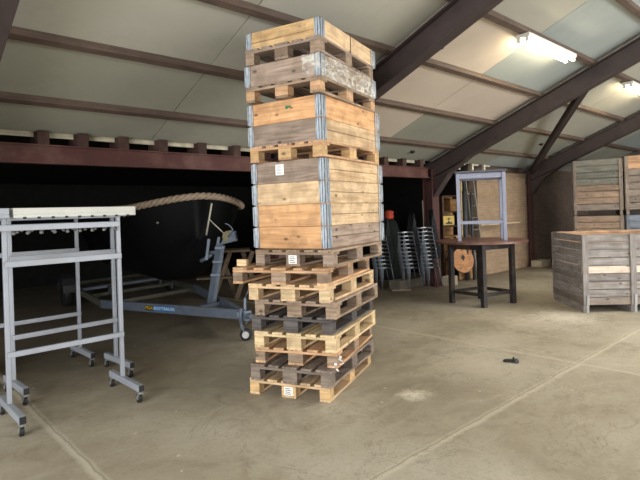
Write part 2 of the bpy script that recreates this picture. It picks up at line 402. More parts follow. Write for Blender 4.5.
# ------------------------------------------------------------------ pallets and collars
PAL = {  # light, dark
 'tan': ((226,196,156), (180,146,108)), 'grey': ((146,132,120), (98,86,76)), 'orange': ((218,178,138), (168,126,90)), 'pale': ((232,208,166), (190,160,118)),
 'black': ((100,94,92), (58,54,54)), 'brown': ((168,146,124), (116,96,78)), 'honey': ((230,194,142), (188,148,100)), 'fresh': ((236,206,166), (198,164,124)), 'greybrown': ((172,152,136), (124,106,92)),
 'amber': ((226,178,130), (186,136,90))}
def W2(key, ax): return wood('wood_%s_%s' % (key, ax), *PAL[key], axis=ax)
paper = plain('paper', (236,236,232), .7, vary=.03); ink = plain('ink', (60,60,64), .7)
def pallet(name, near, deg, z, key, label, width=.8, bkey=None, paper_on=False, deckkey=None):
    """Euro pallet: origin at its near corner; local -x along the end shown at left, +y along the long side"""
    th = thing(name, label, 'pallet', (near[0], near[1], z), R(-deg)); bkey = bkey or key; deckkey = deckkey or key
    # local frame: x from -width..0, y 0..1.2
    w = width
    bot = W2(key, 'Y'); top = W2(deckkey, 'Y'); strn = W2(key, 'X'); blk = W2(bkey, 'X')
    rnd = random.Random(hash(name+key) & 255 if False else int(z*1000)+11)
    bw = .1; Zs = [0, .022, .103, .125, .147]
    for x0 in (-w, -w/2-.0725, -.1):
        x1 = x0+(.145 if x0 == -w/2-.0725 else .1)
        mb = MB(); mb.box(x0, x1, .002, 1.198, 0, .022); mb.build('bottom_board', bot, th, bevel=.002)
        for y0, y1 in ((0, .1), (.5275, .6725), (1.1, 1.2)):
            mb = MB(); mb.box(x0+.001, x1-.001, y0+.001, y1-.001, .022, .1035); ob = mb.build('block', blk, th, bevel=.003)
            if paper_on and y0 == 0 and x1-x0 > .12:
                mb = MB(); mb.box(x0+.03, x1-.03, -.0025, -.0003, .024, .1); pp = mb.build('paper_label', paper, ob); pp['label'] = 'white paper label'
                mb = MB()
                for q in range(4): mb.box(x0+.04, x1-.045-.01*(q % 2), -.0031, -.0026, .034+q*.016, .04+q*.016)
                mb.build('print', ink, pp)
    for y0, y1 in ((0, .145), (.5275, .6725), (1.055, 1.2)):
        mb = MB(); mb.box(-w+.001, -.001, y0, y1, .104, .1255); mb.build('stringer_board', strn, th, bevel=.002)
    ws = [.145, .1, .145, .1, .145]; gap = (w-sum(ws))/4; x = -w
    for q, bwid in enumerate(ws):
        e = rnd.uniform(-.004, .004)
        mb = MB(); mb.box(x, x+bwid, .001+e, 1.199+e, .126, .147); mb.build('deck_board', top, th, bevel=.002); x += bwid+gap
    return th
ph = .1475
spec = [
 ((.034,4.42), 22.8, 'tan', 'light tan pallet with a white paper label, bottom of the tower on the floor', dict(paper_on=True, bkey='honey')),
 ((.048,4.35), 23.8, 'grey', 'weathered grey-brown pallet, second from the floor in the tower', {}),
 ((.112,4.42), 20.2, 'orange', 'orange-tan pallet with torn white plastic on its near corner, third from the floor', dict(bkey='brown')),
 ((.098,4.37), 22.6, 'pale', 'pale yellow pallet directly above the one with torn plastic', {}),
 ((.072,4.4), 22.8, 'black', 'blackened dark grey pallet in the middle of the pallet stack', dict(paper_on=False)),
 ((.11,4.34), 23.5, 'brown', 'grey-brown pallet just above the blackened dark pallet', dict(deckkey='greybrown')),
 ((.058,4.31), 24.0, 'tan', 'light tan pallet just under the wider pallet that sticks out left', dict(bkey='pale')),
 ((.045,4.29), 22.6, 'orange', 'wider tan pallet sticking out furthest left with a wood offcut on it', dict(width=.93, bkey='brown')),
 ((.098,4.38), 27.3, 'brown', 'brown-grey pallet with a white paper label right under the crate collars', dict(paper_on=True, bkey='greybrown')),
]
for i, (nr, dg, key, lab, kw) in enumerate(spec):
    p = pallet('euro_pallet', nr, dg, i*ph, key, lab, **kw)
    if i == 2:
        rp = random.Random(5); mb = MB()
        for q in range(9):
            a = Vector((rp.uniform(-.05, .012), rp.uniform(-.02, .05), rp.uniform(.0, .09))); b2 = a+Vector((rp.uniform(-.03,.03), rp.uniform(-.01,.03), rp.uniform(-.03,.03)))
            if a.x < 0 and a.y > 0: a.x = .008; b2.x = .01
            mb.bar(a, b2, .022, .003)
        pl = mb.build('torn_plastic', plain('white_plastic', (240,240,240), .3), p, bevel=.001); pl['label'] = 'torn white plastic'
top9 = 9*ph
mb = MB(); mb.box(-.1, .0, 0, .05, 0, .06); o = mb.build('wood_offcut', W2('pale','X'), bevel=.003); o.location = (-.70, 4.73, 8*ph+.001); o.rotation_euler = (0,0,R(-20)); tag(o, 'small pale wood offcut lying on the left end of the wider pallet', 'wood offcut')

galv = plain('galvanised', (176,186,196), .45, .35, .5, .2, 14, dirt=(214,220,226), dirtamt=.5)
CH = .205
def collar(near, deg, z, key, label, key2=None, side2=None, boards=1, lboards=1, extra=None, h=CH):
    """wooden pallet collar: four sides held by steel corner hinges"""
    th = thing('pallet_collar', label, 'pallet collar', (near[0], near[1], z), R(-deg))
    kx = key; ky = key2 or key; tk = .02
    sides = ((W2(kx,'X'), lboards, lambda z0, z1: (-.78, -.02, .001, tk, z0, z1)), (W2(kx,'X'), lboards, lambda z0, z1: (-.78, -.02, 1.2-tk, 1.199, z0, z1)),
             (W2(ky,'Y'), boards, lambda z0, z1: (-tk, -.001, .02, 1.18, z0, z1)), (W2(ky,'Y'), boards, lambda z0, z1: (-.799, -.8+tk, .02, 1.18, z0, z1)))
    for mt, nb, f in sides:
        mb = MB(); hb = h/nb
        for q in range(nb):
            mb.box(*f(q*hb+(.0025 if q else .001), (q+1)*hb-.0015))
        mb.build('side_board', mt, th, bevel=.002)
    for cx, cy, sx, sy in ((0,0,-1,1), (-.8,0,1,1), (0,1.2,-1,-1), (-.8,1.2,1,-1)):
        mb = MB(); e = .004; L_ = .03 if (cx, cy) != (0, 0) else .05
        # angle plates outside the corner
        x0, x1 = sorted((cx-sx*e, cx+sx*L_)); y0, y1 = sorted((cy-sy*e, cy-sy*.0005)); mb.box(x0, x1, y0, y1, .006, h-.006)
        x0, x1 = sorted((cx-sx*e, cx-sx*.0005)); y0, y1 = sorted((cy-sy*e, cy+sy*(.085 if cy == 0 else .03))); mb.box(x0, x1, y0, y1, .006, h-.006)
        mb.tube([(cx-sx*.008, cy-sy*.008, .012), (cx-sx*.008, cy-sy*.008, h-.012)], .007, 8)
        if cx == 0: mb.tube([(cx-sx*.007, cy+sy*.075, .004), (cx-sx*.007, cy+sy*.075, h-.004)], .006, 6)
        mb.tube([(cx+sx*.045, cy-sy*.006, .004), (cx+sx*.045, cy-sy*.006, h-.004)], .006, 6)
        hg = mb.build('corner_hinge', galv, th)
        if cx == 0 and cy == 0:
            mb = MB(); mb.tube([(.016, -.014, .008), (.016, -.014, h-.008)], .0035, 6); mb.box(-.022, -.015, -.0052, -.0042, .01, h-.01); mb.box(.0042, .0052, .045, .055, .01, h-.01); mb.build('hinge_pin', plain('dark_pin', (64,66,72), .6), hg)
        for q in range(3):
            zz = .035+q*(h-.07)/2; mb = MB()
            mb.lathe((cx+sx*.025, cy-sy*.004, zz), [(.006, -.0045), (.006, .0045)], 8, 'Y'); mb.lathe((cx-sx*.004, cy+sy*.03, zz), [(.006, -.0045), (.006, .0045)], 8, 'X')
            mb.build('rivet', galv, hg)
    return th
zc_ = top9
ca = ((.052,4.53), 31.2)
collar(*ca, zc_, 'amber', 'orange-brown pallet collar at the bottom of the collar tower, right on the pallets', key2='greybrown', boards=2, lboards=1)
collar(*ca, zc_+CH, 'amber', 'knotty orange-brown pallet collar, second from the bottom of the collar tower', key2='fresh', boards=2)
cb = ((.047,4.53), 31.5)
collar(*cb, zc_+2*CH, 'fresh', 'pale yellow pallet collar just below the grey-brown one with the paper label', boards=2)
c4 = collar(*cb, zc_+3*CH, 'greybrown', 'grey-brown pallet collar with a white paper label on its left face', key2='tan', boards=2)
mb = MB(); mb.box(-.53, -.435, -.002, -.0002, .075, .175); pp = mb.build('paper_label', paper, c4); pp['label'] = 'white paper label'
mb = MB()
for q in range(6): mb.box(-.515, -.45-.01*(q % 3), -.0028, -.0021, .088+q*.013, .093+q*.013)
mb.build('print', plain('grey_ink', (150,156,170), .7), pp)
z10 = zc_+4*CH
pallet('euro_pallet', (.036,4.46), 31.0, z10, 'orange', 'orange wooden pallet halfway up, between the collars with the paper label and the orange collar', bkey='honey')
z = z10+ph; cc = ((.034,4.5), 31.2)
collar(*cc, z, 'greybrown', 'brown pallet collar resting on the orange pallet', key2='tan', boards=2)
collar(*cc, z+CH, 'amber', 'bright orange pallet collar with a small green mark on its left face', boards=1)
g = MB(); g.lathe((0,0,0), [(.018,-.0015), (.018,-.0003)], 9, 'Y'); g.box(-.0, .045, -.0015, -.0003, -.004, .014)
gp = g.build('paint_mark', plain('green_paint', (60,128,84), .6), bpy.data.objects[[o.name for o in bpy.data.objects if o.get('label', '').startswith('bright orange pallet')][0]]); gp.location = (-.36, 0, .13); gp['label'] = 'small green paint mark'
z11 = z+2*CH
pallet('euro_pallet', (.034,4.42), 29.5, z11, 'brown', 'brown pallet third from the top, between the orange collar and the film-wrapped collar', bkey='orange')
z = z11+ph; cd = ((.042,4.45), 29.3)
d_ = collar(*cd, z, 'greybrown', 'grey-brown pallet collar wrapped in torn shiny film, below the topmost pallet', key2='brown', boards=1)
def film_mat():
    m, nt, b = nodes('torn_film'); L = nt.links.new
    tc = N(nt, 'ShaderNodeTexCoord'); mp = N(nt, 'ShaderNodeMapping'); L(tc.outputs['Object'], mp.inputs[0]); mp.inputs['Scale'].default_value = (3, 4, 9); mp.inputs['Rotation'].default_value = (.5, 0, 0)
    n = N(nt, 'ShaderNodeTexNoise'); n.inputs['Scale'].default_value = 1.6; n.inputs['Detail'].default_value = 8; n.inputs['Distortion'].default_value = 1.5; L(mp.outputs[0], n.inputs['Vector'])
    b.inputs['Base Color'].default_value = srgb((236,232,222)); b.inputs['Roughness'].default_value = .22
    L(ramp(nt, n.outputs[0], [(.42, (.04,)*3+(1,)), (.62, (.62,)*3+(1,))]), b.inputs['Alpha'])
    bp = N(nt, 'ShaderNodeBump'); bp.inputs['Strength'].default_value = .9; bp.inputs['Distance'].default_value = .02; L(n.outputs[0], bp.inputs['Height']); L(bp.outputs[0], b.inputs['Normal'])
    return m
mb = MB(); mb.box(.006, .0075, .01, 1.19, .004, CH-.004); mb.box(-.18, .0075, -.0075, -.006, .03, CH-.002)
fl = mb.build('plastic_film', film_mat(), d_); fl['label'] = 'torn shiny plastic film'
z12 = z+CH
pallet('euro_pallet', (.045,4.43), 28.6, z12, 'greybrown', 'weathered brown pallet right under the topmost collar', bkey='brown')
z = z12+ph
e_ = collar((.05,4.56), 29.6, z, 'honey', 'honey-coloured pallet collar at the very top of the tower, open above', key2='fresh', boards=1, lboards=2)
mb = MB(); mb.box(.0005, .0035, .62, .632, .002, CH-.002); mb.build('middle_hinge', plain('dark_seam', (70,60,48), .7), e_)

# ------------------------------------------------------------------ steel trolleys on castors
grey = plain('grey_paint', (150,155,164), .42, .1, .5, .08, 5, dirt=(120,118,112), dirtamt=.35)
palep = plain('pale_paint', (186,187,180), .45, 0, .5, .06, 5, dirt=(150,146,134), dirtamt=.4)
blackr = plain('black_rubber', (22,22,22), .6)
zinc = plain('zinc', (190,190,190), .35, .8)
dzinc = plain('dull_zinc', (110,110,108), .5, .4)
def trolley(loc, deg, Lx, D, ly, label, plank=True, pl0=.05):
    th = thing('steel_trolley', label, 'trolley', (loc[0], loc[1], 0), R(deg))
    H = 1.69
    for x in (0, Lx):
        mb = MB(); mb.box(x-.025, x+.025, -.03, D+.03, .105, .165); ft = mb.build('foot', grey, th, bevel=.004)
        for y in (-.036, D+.03):
            mb = MB(); mb.box(x-.024, x+.024, y, y+.006, .106, .164); mb.build('end_cap', blackr, ft, bevel=.002)
        mb = MB(); mb.box(x-.017, x+.017, ly-.02, ly+.02, .165, H); mb.build('leg', grey, th, bevel=.003)
        for y in (0, D):
            mb = MB(); mb.box(x-.024, x+.024, y-.024, y+.024, .099, .105); mb.tube([(x, y, .105), (x, y, .085)], .012, 10)
            for dx in (-.018, .018): mb.prism([(x+dx-.002, y-.02, .088), (x+dx-.002, y+.02, .088), (x+dx-.002, y+.038, .03), (x+dx-.002, y+.012, .03)], (0,0,0), (.004,0,0))
            mb.box(x-.02, x+.02, y-.02, y+.02, .084, .09)
            cs = mb.build('castor', zinc, th)
            mb = MB(); mb.lathe((x, y+.024, .043), [(.012,-.015), (.041,-.014), (.043,-.01), (.043,.01), (.041,.014), (.012,.015)], 20, 'X'); wq = mb.build('wheel', blackr, cs)
            mb = MB(); mb.lathe((x, y+.024, .043), [(.018,-.021), (.018,.021)], 14, 'X'); mb.build('hub', zinc, wq)
    y0, y1 = ly-.06, ly-.021
    mb = MB(); mb.box(-.01, Lx+.01, y0+.01, y1, .545, .59); mb.build('bottom_rail', grey, th, bevel=.003)
    mb = MB(); mb.box(-.01, Lx+.01, y0+.01, y1, 1.285, 1.335); mb.build('shelf_rail', grey, th, bevel=.003)
    mb = MB(); mb.box(-.12, Lx+.0, y0, y1, 1.585, 1.635); ur = mb.build('upper_rail', grey, th, bevel=.003)
    for q in range(9):
        mb = MB(); x = .06+q*.105; mb.lathe((x, y0+.02, 1.57), [(.010, .0145), (.010, 0), (.016, -.003), (.016,-.014), (.006,-.022)], 12); mb.build('bolt', dzinc, ur)
    mb = MB(); yb = ly-.05; mb.box(pl0, Lx+.13, yb-.06, yb+.14, 1.72, 1.772); mb.box(pl0, Lx+.13, yb-.06, yb-.05, 1.69, 1.72)
    tp = mb.build('top_channel', palep, th, bevel=.002)
    for q in range(9):
        mb = MB(); x = .13+q*.108; mb.box(x-.012, x+.012, yb-.065, yb-.058, 1.68, 1.698); mb.build('hook', blackr, tp)
    mb = MB(); mb.box(-.025, Lx+.025, yb+.04, yb+.09, 1.675, 1.719); mb.build('cross_member', grey, tp)
    return th
trolley((-2.35,3.93), 43.3, .94, .63, .38, 'grey steel trolley frame on castors nearest the camera, topped by a pale slotted channel')
trolley((-2.71,4.6), 46.0, .99, .57, .34, 'grey steel trolley frame on castors, middle one of the three nested at left')
trolley((-3.3,5.07), 44.5, .955, .6, .36, 'grey steel trolley frame on castors, rearmost of the three, closest to the boat')
# end of a further channel at the left edge
th_ = thing('steel_channel', 'short grey end of a steel channel cut off by the left edge of the photo', 'steel channel', (-2.35,3.93,0), R(43.3))
mb = MB(); mb.box(-.6, .02, .27, .47, 1.72, 1.772); mb.box(-.6, .02, .27, .28, 1.69, 1.72); mb.build('channel', grey, th_, bevel=.002)
mb = MB(); mb.box(-.02, .02, .4, .44, 1.69, 1.719); mb.build('spacer', blackr, th_)

# ------------------------------------------------------------------ boat trailer
tgal = plain('trailer_zinc', (104,114,128), .55, .3, .5, .18, 8, dirt=(90,90,92), dirtamt=.4)
Hh = Vector((-1.02, 6.75, 0)); dax = Vector((math.cos(R(125)), math.sin(R(125)), 0)); nax = Vector((dax.y, -dax.x, 0))
tdark = plain('trailer_bay_shade', (84,84,74), .75, .1, .3)  # darker copy of the zinc; the bay's shade is painted into the rails
def TP(b, w, z): return Hh+dax*b+nax*w+Vector((0,0,z))
tr = thing('boat_trailer', 'galvanised boat trailer with V-shaped drawbar, reaching from the dark bay towards the pallets', 'trailer')
Nn = Vector((-3.6, 8.3, .29)); Ff = Vector((-2.45, 9.8, .29)); Hz = Vector((-1.07, 6.83, .325))
mb = MB(); mb.bar(Hz, Nn, .06, .13); ar = mb.build('drawbar_arm', tgal, tr, bevel=.004)
mb = MB(); mb.bar(Hz+Vector((0,.02,0)), Ff, .06, .13); mb.build('drawbar_arm', tgal, tr, bevel=.004)
for a in (Nn, Ff):
    mb = MB(); mb.bar(a-(dax*.05), a+dax*3.6, .06, .1); mb.build('chassis_rail', tdark, tr, bevel=.004)
for b in (0.02, 1.2, 2.4, 3.5):
    mb = MB(); mb.bar(Nn+dax*b+Vector((0,0,-.02)), Ff+dax*b+Vector((0,0,-.02)), .05, .06, mi=0); mb.build('cross_beam', tdark, tr, bevel=.003)
for b in (.25, .95):
    for a in (Nn, Ff):
        inn = nax*(.35 if a is Nn else -.35)
        mb = MB(); q = a+dax*b+inn; mb.bar(q+Vector((0,0,.0)), q+Vector((0,0,.12)), .05, .05); mb.lathe(q+Vector((0,0,.12)), [(.04,0), (.05,.02), (.04,.05)], 12); mb.build('keel_roller', blackr, tr)
# coupling head
mb = MB(); q = Vector((-.93, 6.63, .33)); dn = (Hz-q).normalized()
mb.bar(Hz+Vector((0,0,.0)), Hz-dn*.14, .1, .13); mb.tube([Hz-dn*.12, q, q-dn*.03], [.035,.045,.03], 12)
cpl = mb.build('coupling', tgal, tr, bevel=.003)
mb = MB(); mb.bar(Hz-dn*.05+Vector((0,0,.05)), Hz-dn*.0+Vector((.03,0,.22)), .03, .02); mb.tube([Hz+Vector((.03,0,.22)), Hz+Vector((.08,-.02,.33))], .006, 8); mb.build('brake_lever', tgal, cpl)
mb = MB(); mb.tube([Hz+Vector((.08,-.02,.33)), Hz+Vector((.1,-.03,.37))], .01, 8); hh = mb.build('lever_grip', plain('red_grip', (170,60,40), .5), cpl); hh['label'] = 'red grip'
# jockey wheel
jq = Hz+Vector((-.02,-.1,0)); mb = MB(); mb.tube([jq+Vector((0,0,.1)), jq+Vector((0,0,-.1))], .026, 12); mb.bar(jq+Vector((-.05,.03,.02)), jq+Vector((.05,.03,.02)), .05, .07)
mb.bar(jq+Vector((0,0,-.1)), jq+Vector((.05,0,-.2)), .03, .02); mb.bar(jq+Vector((0,-.045,-.12)), jq+Vector((.05,-.045,-.2)), .02, .01)
jk = mb.build('jockey_wheel_post', tgal, tr)
mb = MB(); mb.tube([jq+Vector((.05,.03,.0)), jq+Vector((.1,.0,-.06)), jq+Vector((.06,-.02,-.1))], .008, 6); mb.build('clamp_handle', tgal, jk)
mb = MB(); mb.lathe((jq.x+.06, jq.y, .08), [(.02,-.03), (.06,-.03), (.078,-.022), (.08,0), (.078,.022), (.06,.03), (.02,.03)], 24, 'Y'); wl = mb.build('jockey_wheel', blackr, tr)
mb = MB(); mb.lathe((jq.x+.06, jq.y, .08), [(.045,-.033), (.045,.033)], 20, 'Y'); mb.build('hub', zinc, wl)
# sticker on near arm
ud = (Hz-Nn).normalized(); nn = Vector((-ud.y, ud.x, 0))
if nn.y > 0: nn = -nn
def armM(dist, z, off): 
    p = Nn+ud*dist+nn*(.03+off)+Vector((0,0,z)); M = Matrix(((ud.x, 0, nn.x, p.x), (ud.y, 0, nn.y, p.y), (ud.z, 1, nn.z, p.z), (0,0,0,1))); return M
blue = plain('blue_sticker', (36,108,170), .4); blk_s = plain('black_sticker', (26,26,26), .4); yel = plain('yellow_letters', (232,190,40), .5); whl = plain('white_letters', (226,238,246), .5)
L0 = 1.06
mb = MB(); mb.box(.17, .62, -.036, .036, .0, .0012, M=armM(L0, 0, .0005)); sb = mb.build('sticker', blue, tr); sb['label'] = 'blue sticker with white lettering'
mb = MB(); mb.box(0, .169, -.036, .036, .0, .0012, M=armM(L0, 0, .0005)); sk = mb.build('sticker', blk_s, tr); sk['label'] = 'black sticker with yellow lettering'
text_mesh('lettering', 'PEGA', .066, yel, sk, armM(L0+.005, 0, .0022))
text_mesh('lettering', 'BOOTTRAILERS', .062, whl, sb, armM(L0+.185, 0, .0022))
# winch post
pb = TP(1.28, 0, .33); ptop = Vector((-1.53, 7.76, 1.22))
pb = Vector((-1.72, 7.86, .30))
mb = MB(); mb.bar(pb, ptop, .085, .11); wp = mb.build('winch_post', tgal, tr, bevel=.004)
mb = MB(); mb.bar(pb+Vector((-.1,-.08,.0)), pb+Vector((.1,.08,0)), .3, .02); mb.bar(Nn+ud*1.9, Ff+(Hz-Ff).normalized()*2.15, .06, .06); mb.build('post_bracket', tgal, wp, bevel=.002)
for zz in (.5, .72, .95):
    pm = pb.lerp(ptop, zz); mb = MB(); mb.bar(pm-Vector((0,0,.02)), pm+Vector((0,0,.02)), .12, .14); mb.build('clamp', tgal, wp, bevel=.003)
pm = ptop
mb = MB(); mb.bar(pm+Vector((-.02,0,0)), pm+Vector((.24,-.06,.06)), .14, .02); 
for yy in (-.07, .07): mb.prism([(pm.x+.02, pm.y+yy, pm.z+.01), (pm.x+.26, pm.y+yy-.05, pm.z+.06), (pm.x+.24, pm.y+yy-.05, pm.z+.2), (pm.x+.1, pm.y+yy, pm.z+.19)], (0,0,0), (0,.008,0))
wn = mb.build('winch', tgal, wp)
mb = MB(); c0 = pm+Vector((.14,-.02,.12)); mb.lathe(c0, [(.09,-.07), (.09,-.06), (.05,-.058), (.05,.058), (.09,.06), (.09,.07)], 20, 'Y'); mb.build('drum', plain('strap_webbing', (120,112,84), .9), wn)
mb = MB(); mb.tube([c0+Vector((0,-.09,0)), c0+Vector((0,-.12,0)), c0+Vector((.08,-.12,.11)), c0+Vector((.02,-.12,.18)), c0+Vector((-.02,-.18,.2))], .009, 8); mb.build('crank', tgal, wn)
# bow stop yoke
mb = MB()
yk = pb.lerp(ptop, .88)
mb.bar(yk, yk+Vector((-.2,.1,-.02)), .05, .05); mb.bar(yk+Vector((-.2,.0,-.12)), yk+Vector((-.15,.0,.2)), .03, .04); mb.bar(yk+Vector((-.08,.16,-.05)), yk+Vector((-.03,.16,.22)), .03, .04)
mb.tube([yk+Vector((-.3,.05,-.14)), yk+Vector((-.12,.05,-.04))], .03, 10)
mb.build('bow_stop', tgal, wp)
mb = MB(); a0 = ptop+Vector((-.06,0,.05)); mb.tube([a0+Vector((-.15,0,.1)), a0+Vector((-.05,-.01,.58)), ], .014, 8); mb.tube([a0+Vector((-.10,0,.34)), a0+Vector((.16,-.02,.08))], .009, 8)
mb.build('strap_pole', plain('pole_grey', (170,168,150), .6), wp)
# trailer wheels
for a, sg in ((Nn, -1), (Ff, 1)):
    c = a+dax*2.1+nax*sg*.2; c.z = .3; Mx = Matrix.Translation(c) @ Matrix.Rotation(math.atan2(nax.y, nax.x), 4, 'Z')
    mb = MB(); mb.lathe((0,0,0), [(.17,-.08), (.26,-.085), (.295,-.06), (.3,0), (.295,.06), (.26,.085), (.17,.08)], 32, 'X'); wh = mb.build('road_wheel', blackr, tr); wh.matrix_local = Mx
    mb = MB(); mb.lathe((0,0,0), [(.04,-.075), (.16,-.06), (.172,-.082), (.172,.082), (.16,.06), (.04,.075)], 24, 'X'); mb.build('rim', zinc, wh)
    mb = MB(); pts = []
    prev = None
    for q in range(9):
        an = R(q*180/8); pts.append((math.cos(an)*.36, math.sin(an)*.36))
    for (ya, za), (yb2, zb2) in zip(pts, pts[1:]): mb.bar((0, ya, za), (0, yb2, zb2), .22, .008, up=(0, ya+yb2, za+zb2))
    md = mb.build('mudguard', blackr, tr); md.matrix_local = Mx
mb = MB(); mb.bar(Nn+dax*2.1, Ff+dax*2.1, .06, .05); mb.build('axle', tgal, tr)

# ------------------------------------------------------------------ boat
hullm = plain('hull_black', (14,15,16), .55, spec=.12, vary=.1)
bt = thing('boat', 'black-hulled boat with a thick rope round its bow, standing on the trailer', 'boat')
Bo = Vector((-1.82, 8.06, 0))
st = []
for q in range(25):
    b = 5.6*(q/24)**1.6
    w = 1.12*(1-(1-min(b/1.6, 1))**2.6)**.62
    if b > 3.5: w *= 1-.12*((b-3.5)/2.1)
    zs = 1.86+.15*max(0, 1-b/.75)**1.6 - .04*min(b/3, 1)
    zk = .52+.75*max(0, 1-b/1.3)**2
    st.append((b, w, zs, zk))
mb = MB(); rings = []
for b, w, zs, zk in st:
    ring = []
    for j in range(-8, 9):
        a = abs(j)/8.0; sg = 1 if j > 0 else -1
        x = (a**.75)*(1-.10*(1-a)); zz = zk+(zs-zk)*(a**2.1)
        p = Bo+dax*(b+.38*(1-a)*max(0, 1-b/1.6))+nax*(sg*w*x)+Vector((0,0,zz)); ring.append(mb.bm.verts.new(p))
    rings.append(ring)
for a, c in zip(rings, rings[1:]):
    for j in range(16):
        f = mb.bm.faces.new((a[j], a[j+1], c[j+1], c[j])); f.smooth = True
mb.bm.faces.new(rings[-1]); mb.bm.faces.new(rings[0])
mb.build('hull', hullm, bt)
mb = MB(); prev = None                       # deck
dk = []
for b, w, zs, zk in st: dk.append((mb.bm.verts.new(Bo+dax*b-nax*w*.97+Vector((0,0,zs-.06))), mb.bm.verts.new(Bo+dax*b+nax*w*.97+Vector((0,0,zs-.06)))))
for (a, b2), (c, d2) in zip(dk, dk[1:]): mb.bm.faces.new((a, b2, d2, c))
mb.build('deck', plain('deck_dark', (28,26,24), .8), bt)
# rope round the gunwale: three strands laid together
path = [Bo+dax*b-nax*(w+.03)+Vector((0,0,zs-.03)) for b, w, zs, zk in st[::-1]]+[Bo+dax*b+nax*(w+.03)+Vector((0,0,zs-.03)) for b, w, zs, zk in st[1:]]
path = [p for p in path if (p-Bo).dot(dax) < 4.5]
fine = []
for i in range(len(path)-1):
    n = max(2, int((path[i+1]-path[i]).length/.022))
    p0 = path[max(i-1,0)]; p1 = path[i]; p2 = path[i+1]; p3 = path[min(i+2, len(path)-1)]
    for q in range(n):
        t = q/n; fine.append(.5*((2*p1)+(p2-p0)*t+(2*p0-5*p1+4*p2-p3)*t*t+(3*p1-p0-3*p2+p3)*t**3))
ropem = plain('rope_fibre', (150,132,112), .95, vary=.2, scale=25, bump=.5)
mb = MB(); dist = 0; strands = [[], [], []]
for i, p in enumerate(fine):
    if i: dist += (p-fine[i-1]).length
    t = (fine[min(i+1, len(fine)-1)]-fine[max(i-1,0)]).normalized(); u = t.cross(Vector((0,0,1))).normalized(); v = u.cross(t)
    for k in range(3):
        a = dist*2*math.pi/.30+k*2*math.pi/3; strands[k].append(p+(u*math.cos(a)+v*math.sin(a))*.027)
for sp in strands: mb.tube(sp, .032, 8)
rp_ = mb.build('fender_rope', ropem, bt); rp_['label'] = 'thick tan twisted rope'
for b, w, z, nm in ((.9, -.98, 1.70, 'hull_glint'), (.35, -.62, 1.58, 'hull_glint_bow')):  # small grey discs stand in for highlights on the black hull
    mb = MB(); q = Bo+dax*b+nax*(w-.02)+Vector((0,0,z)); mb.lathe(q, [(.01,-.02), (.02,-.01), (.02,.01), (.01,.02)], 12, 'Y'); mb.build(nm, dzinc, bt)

# ------------------------------------------------------------------ wooden trestle bench behind the winch
wt = wood('bench_wood', (92,76,56), (62,50,38), 'X')
tb = thing('wooden_bench', 'rough wooden picnic bench in the dark beyond the trailer winch', 'bench', (-1.9, 10.35, 0), R(8))
mb = MB(); mb.box(-.15, .45, -.3, .3, .93, .975); mb.build('tabletop', wt, tb, bevel=.004)
mb = MB(); mb.box(-.6, .3, -.35, -.1, .42, .46); mb.build('seat_plank', wt, tb, bevel=.004)
for sx in (-.05, .4):
    for a, b2 in (((sx-.25,-.2,0), (sx+.1,-.1,.93)), ((sx+.2,-.05,0), (sx-.1,-.05,.93))):
        mb = MB(); mb.bar(a, b2, .05, .09); mb.build('leg', wt, tb, bevel=.003)

# ------------------------------------------------------------------ stacked chairs
chm = plain('chair_metal', (120,126,134), .4, .5, .5, .1, 6); seatm = plain('chair_seat', (40,42,46), .35, 0, .6); edgem = plain('seat_edge', (196,204,214), .4, .2)
def make_chair(label, group):
    """front of the chair faces local -x"""
    th = thing('stacking_chair', label, 'chair', group=group)
    for sy in (-.21, .21):
        mb = MB(); mb.tube([(-.235, sy, 0), (-.20, sy, .2), (-.175, sy, .40), (-.15, sy*.97, .425)], .011, 8); mb.build('leg', chm, th)
        mb = MB(); mb.tube([(.27, sy, 0), (.20, sy*.97, .25), (.15, sy*.95, .43)], .011, 8); mb.build('leg', chm, th)
    mb = MB()
    for sy in (-.2, .2): mb.tube([(-.15, sy, .425), (.15, sy, .428), (.19, sy, .6), (.235, sy, .80)], .010, 8)
    mb.tube([(.235, -.2, .8), (.24, -.1, .82), (.24, .1, .82), (.235, .2, .8)], .010, 8)
    mb.build('back_frame', plain('chair_back_metal', (46,48,52), .5, .3), th)
    mb = MB(); mb.prism([(-.2, -.2, .44), (-.185, -.2, .452), (.16, -.2, .445), (.16, -.2, .437), (-.18, -.2, .44), (-.215, -.2, .425)], (0,-.2,0), (0,.2,0)); st_ = mb.build('seat', seatm, th)
    mb = MB(); mb.box(-.222, -.196, -.2, .2, .424, .446); mb.box(-.2, -.05, -.206, -.2, .436, .456); mb.build('seat_edge', edgem, st_, bevel=.003)
    mb = MB(); mb.prism([(.205, -.19, .62), (.215, -.19, .615), (.245, -.19, .79), (.235, -.19, .795)], (0,0,0), (0,.38,0)); mb.build('backrest', seatm, th)
    return th
proto = make_chair('', '')
STK = [((1.86, 10.78), 2, 10, 'left stack', 'the middle metal chair stack, second left of the red-brown column', 'chairs in the left-hand stack'),
       ((2.27, 10.72), -4, 11, 'right stack', 'the tall metal chair stack nearest the red-brown column', 'chairs in the stack nearest the column'),
       ((1.30, 10.9), 6, 9, 'hidden stack', 'the metal chair stack half hidden by the pallet tower', 'chairs in the stack half hidden by the pallets')]
first = True
for (cx, cy), dg, n, nm, lab, grp in STK:
    for k in range(n):
        c = proto if first else copy_tree(proto); first = False
        c.location = (cx-.012*k+.05, cy, .083*k); c.rotation_euler = (0, 0, R(dg+20)); c.scale = (.66, .52, 1)
        word = 'chair in ' + lab
        if k == n-1: word = 'topmost chair of ' + lab.replace('the ', 'the ', 1)
        if k == 0: word = 'lowest chair of ' + lab
        c['label'] = word; c['category'] = 'chair'; c['group'] = grp

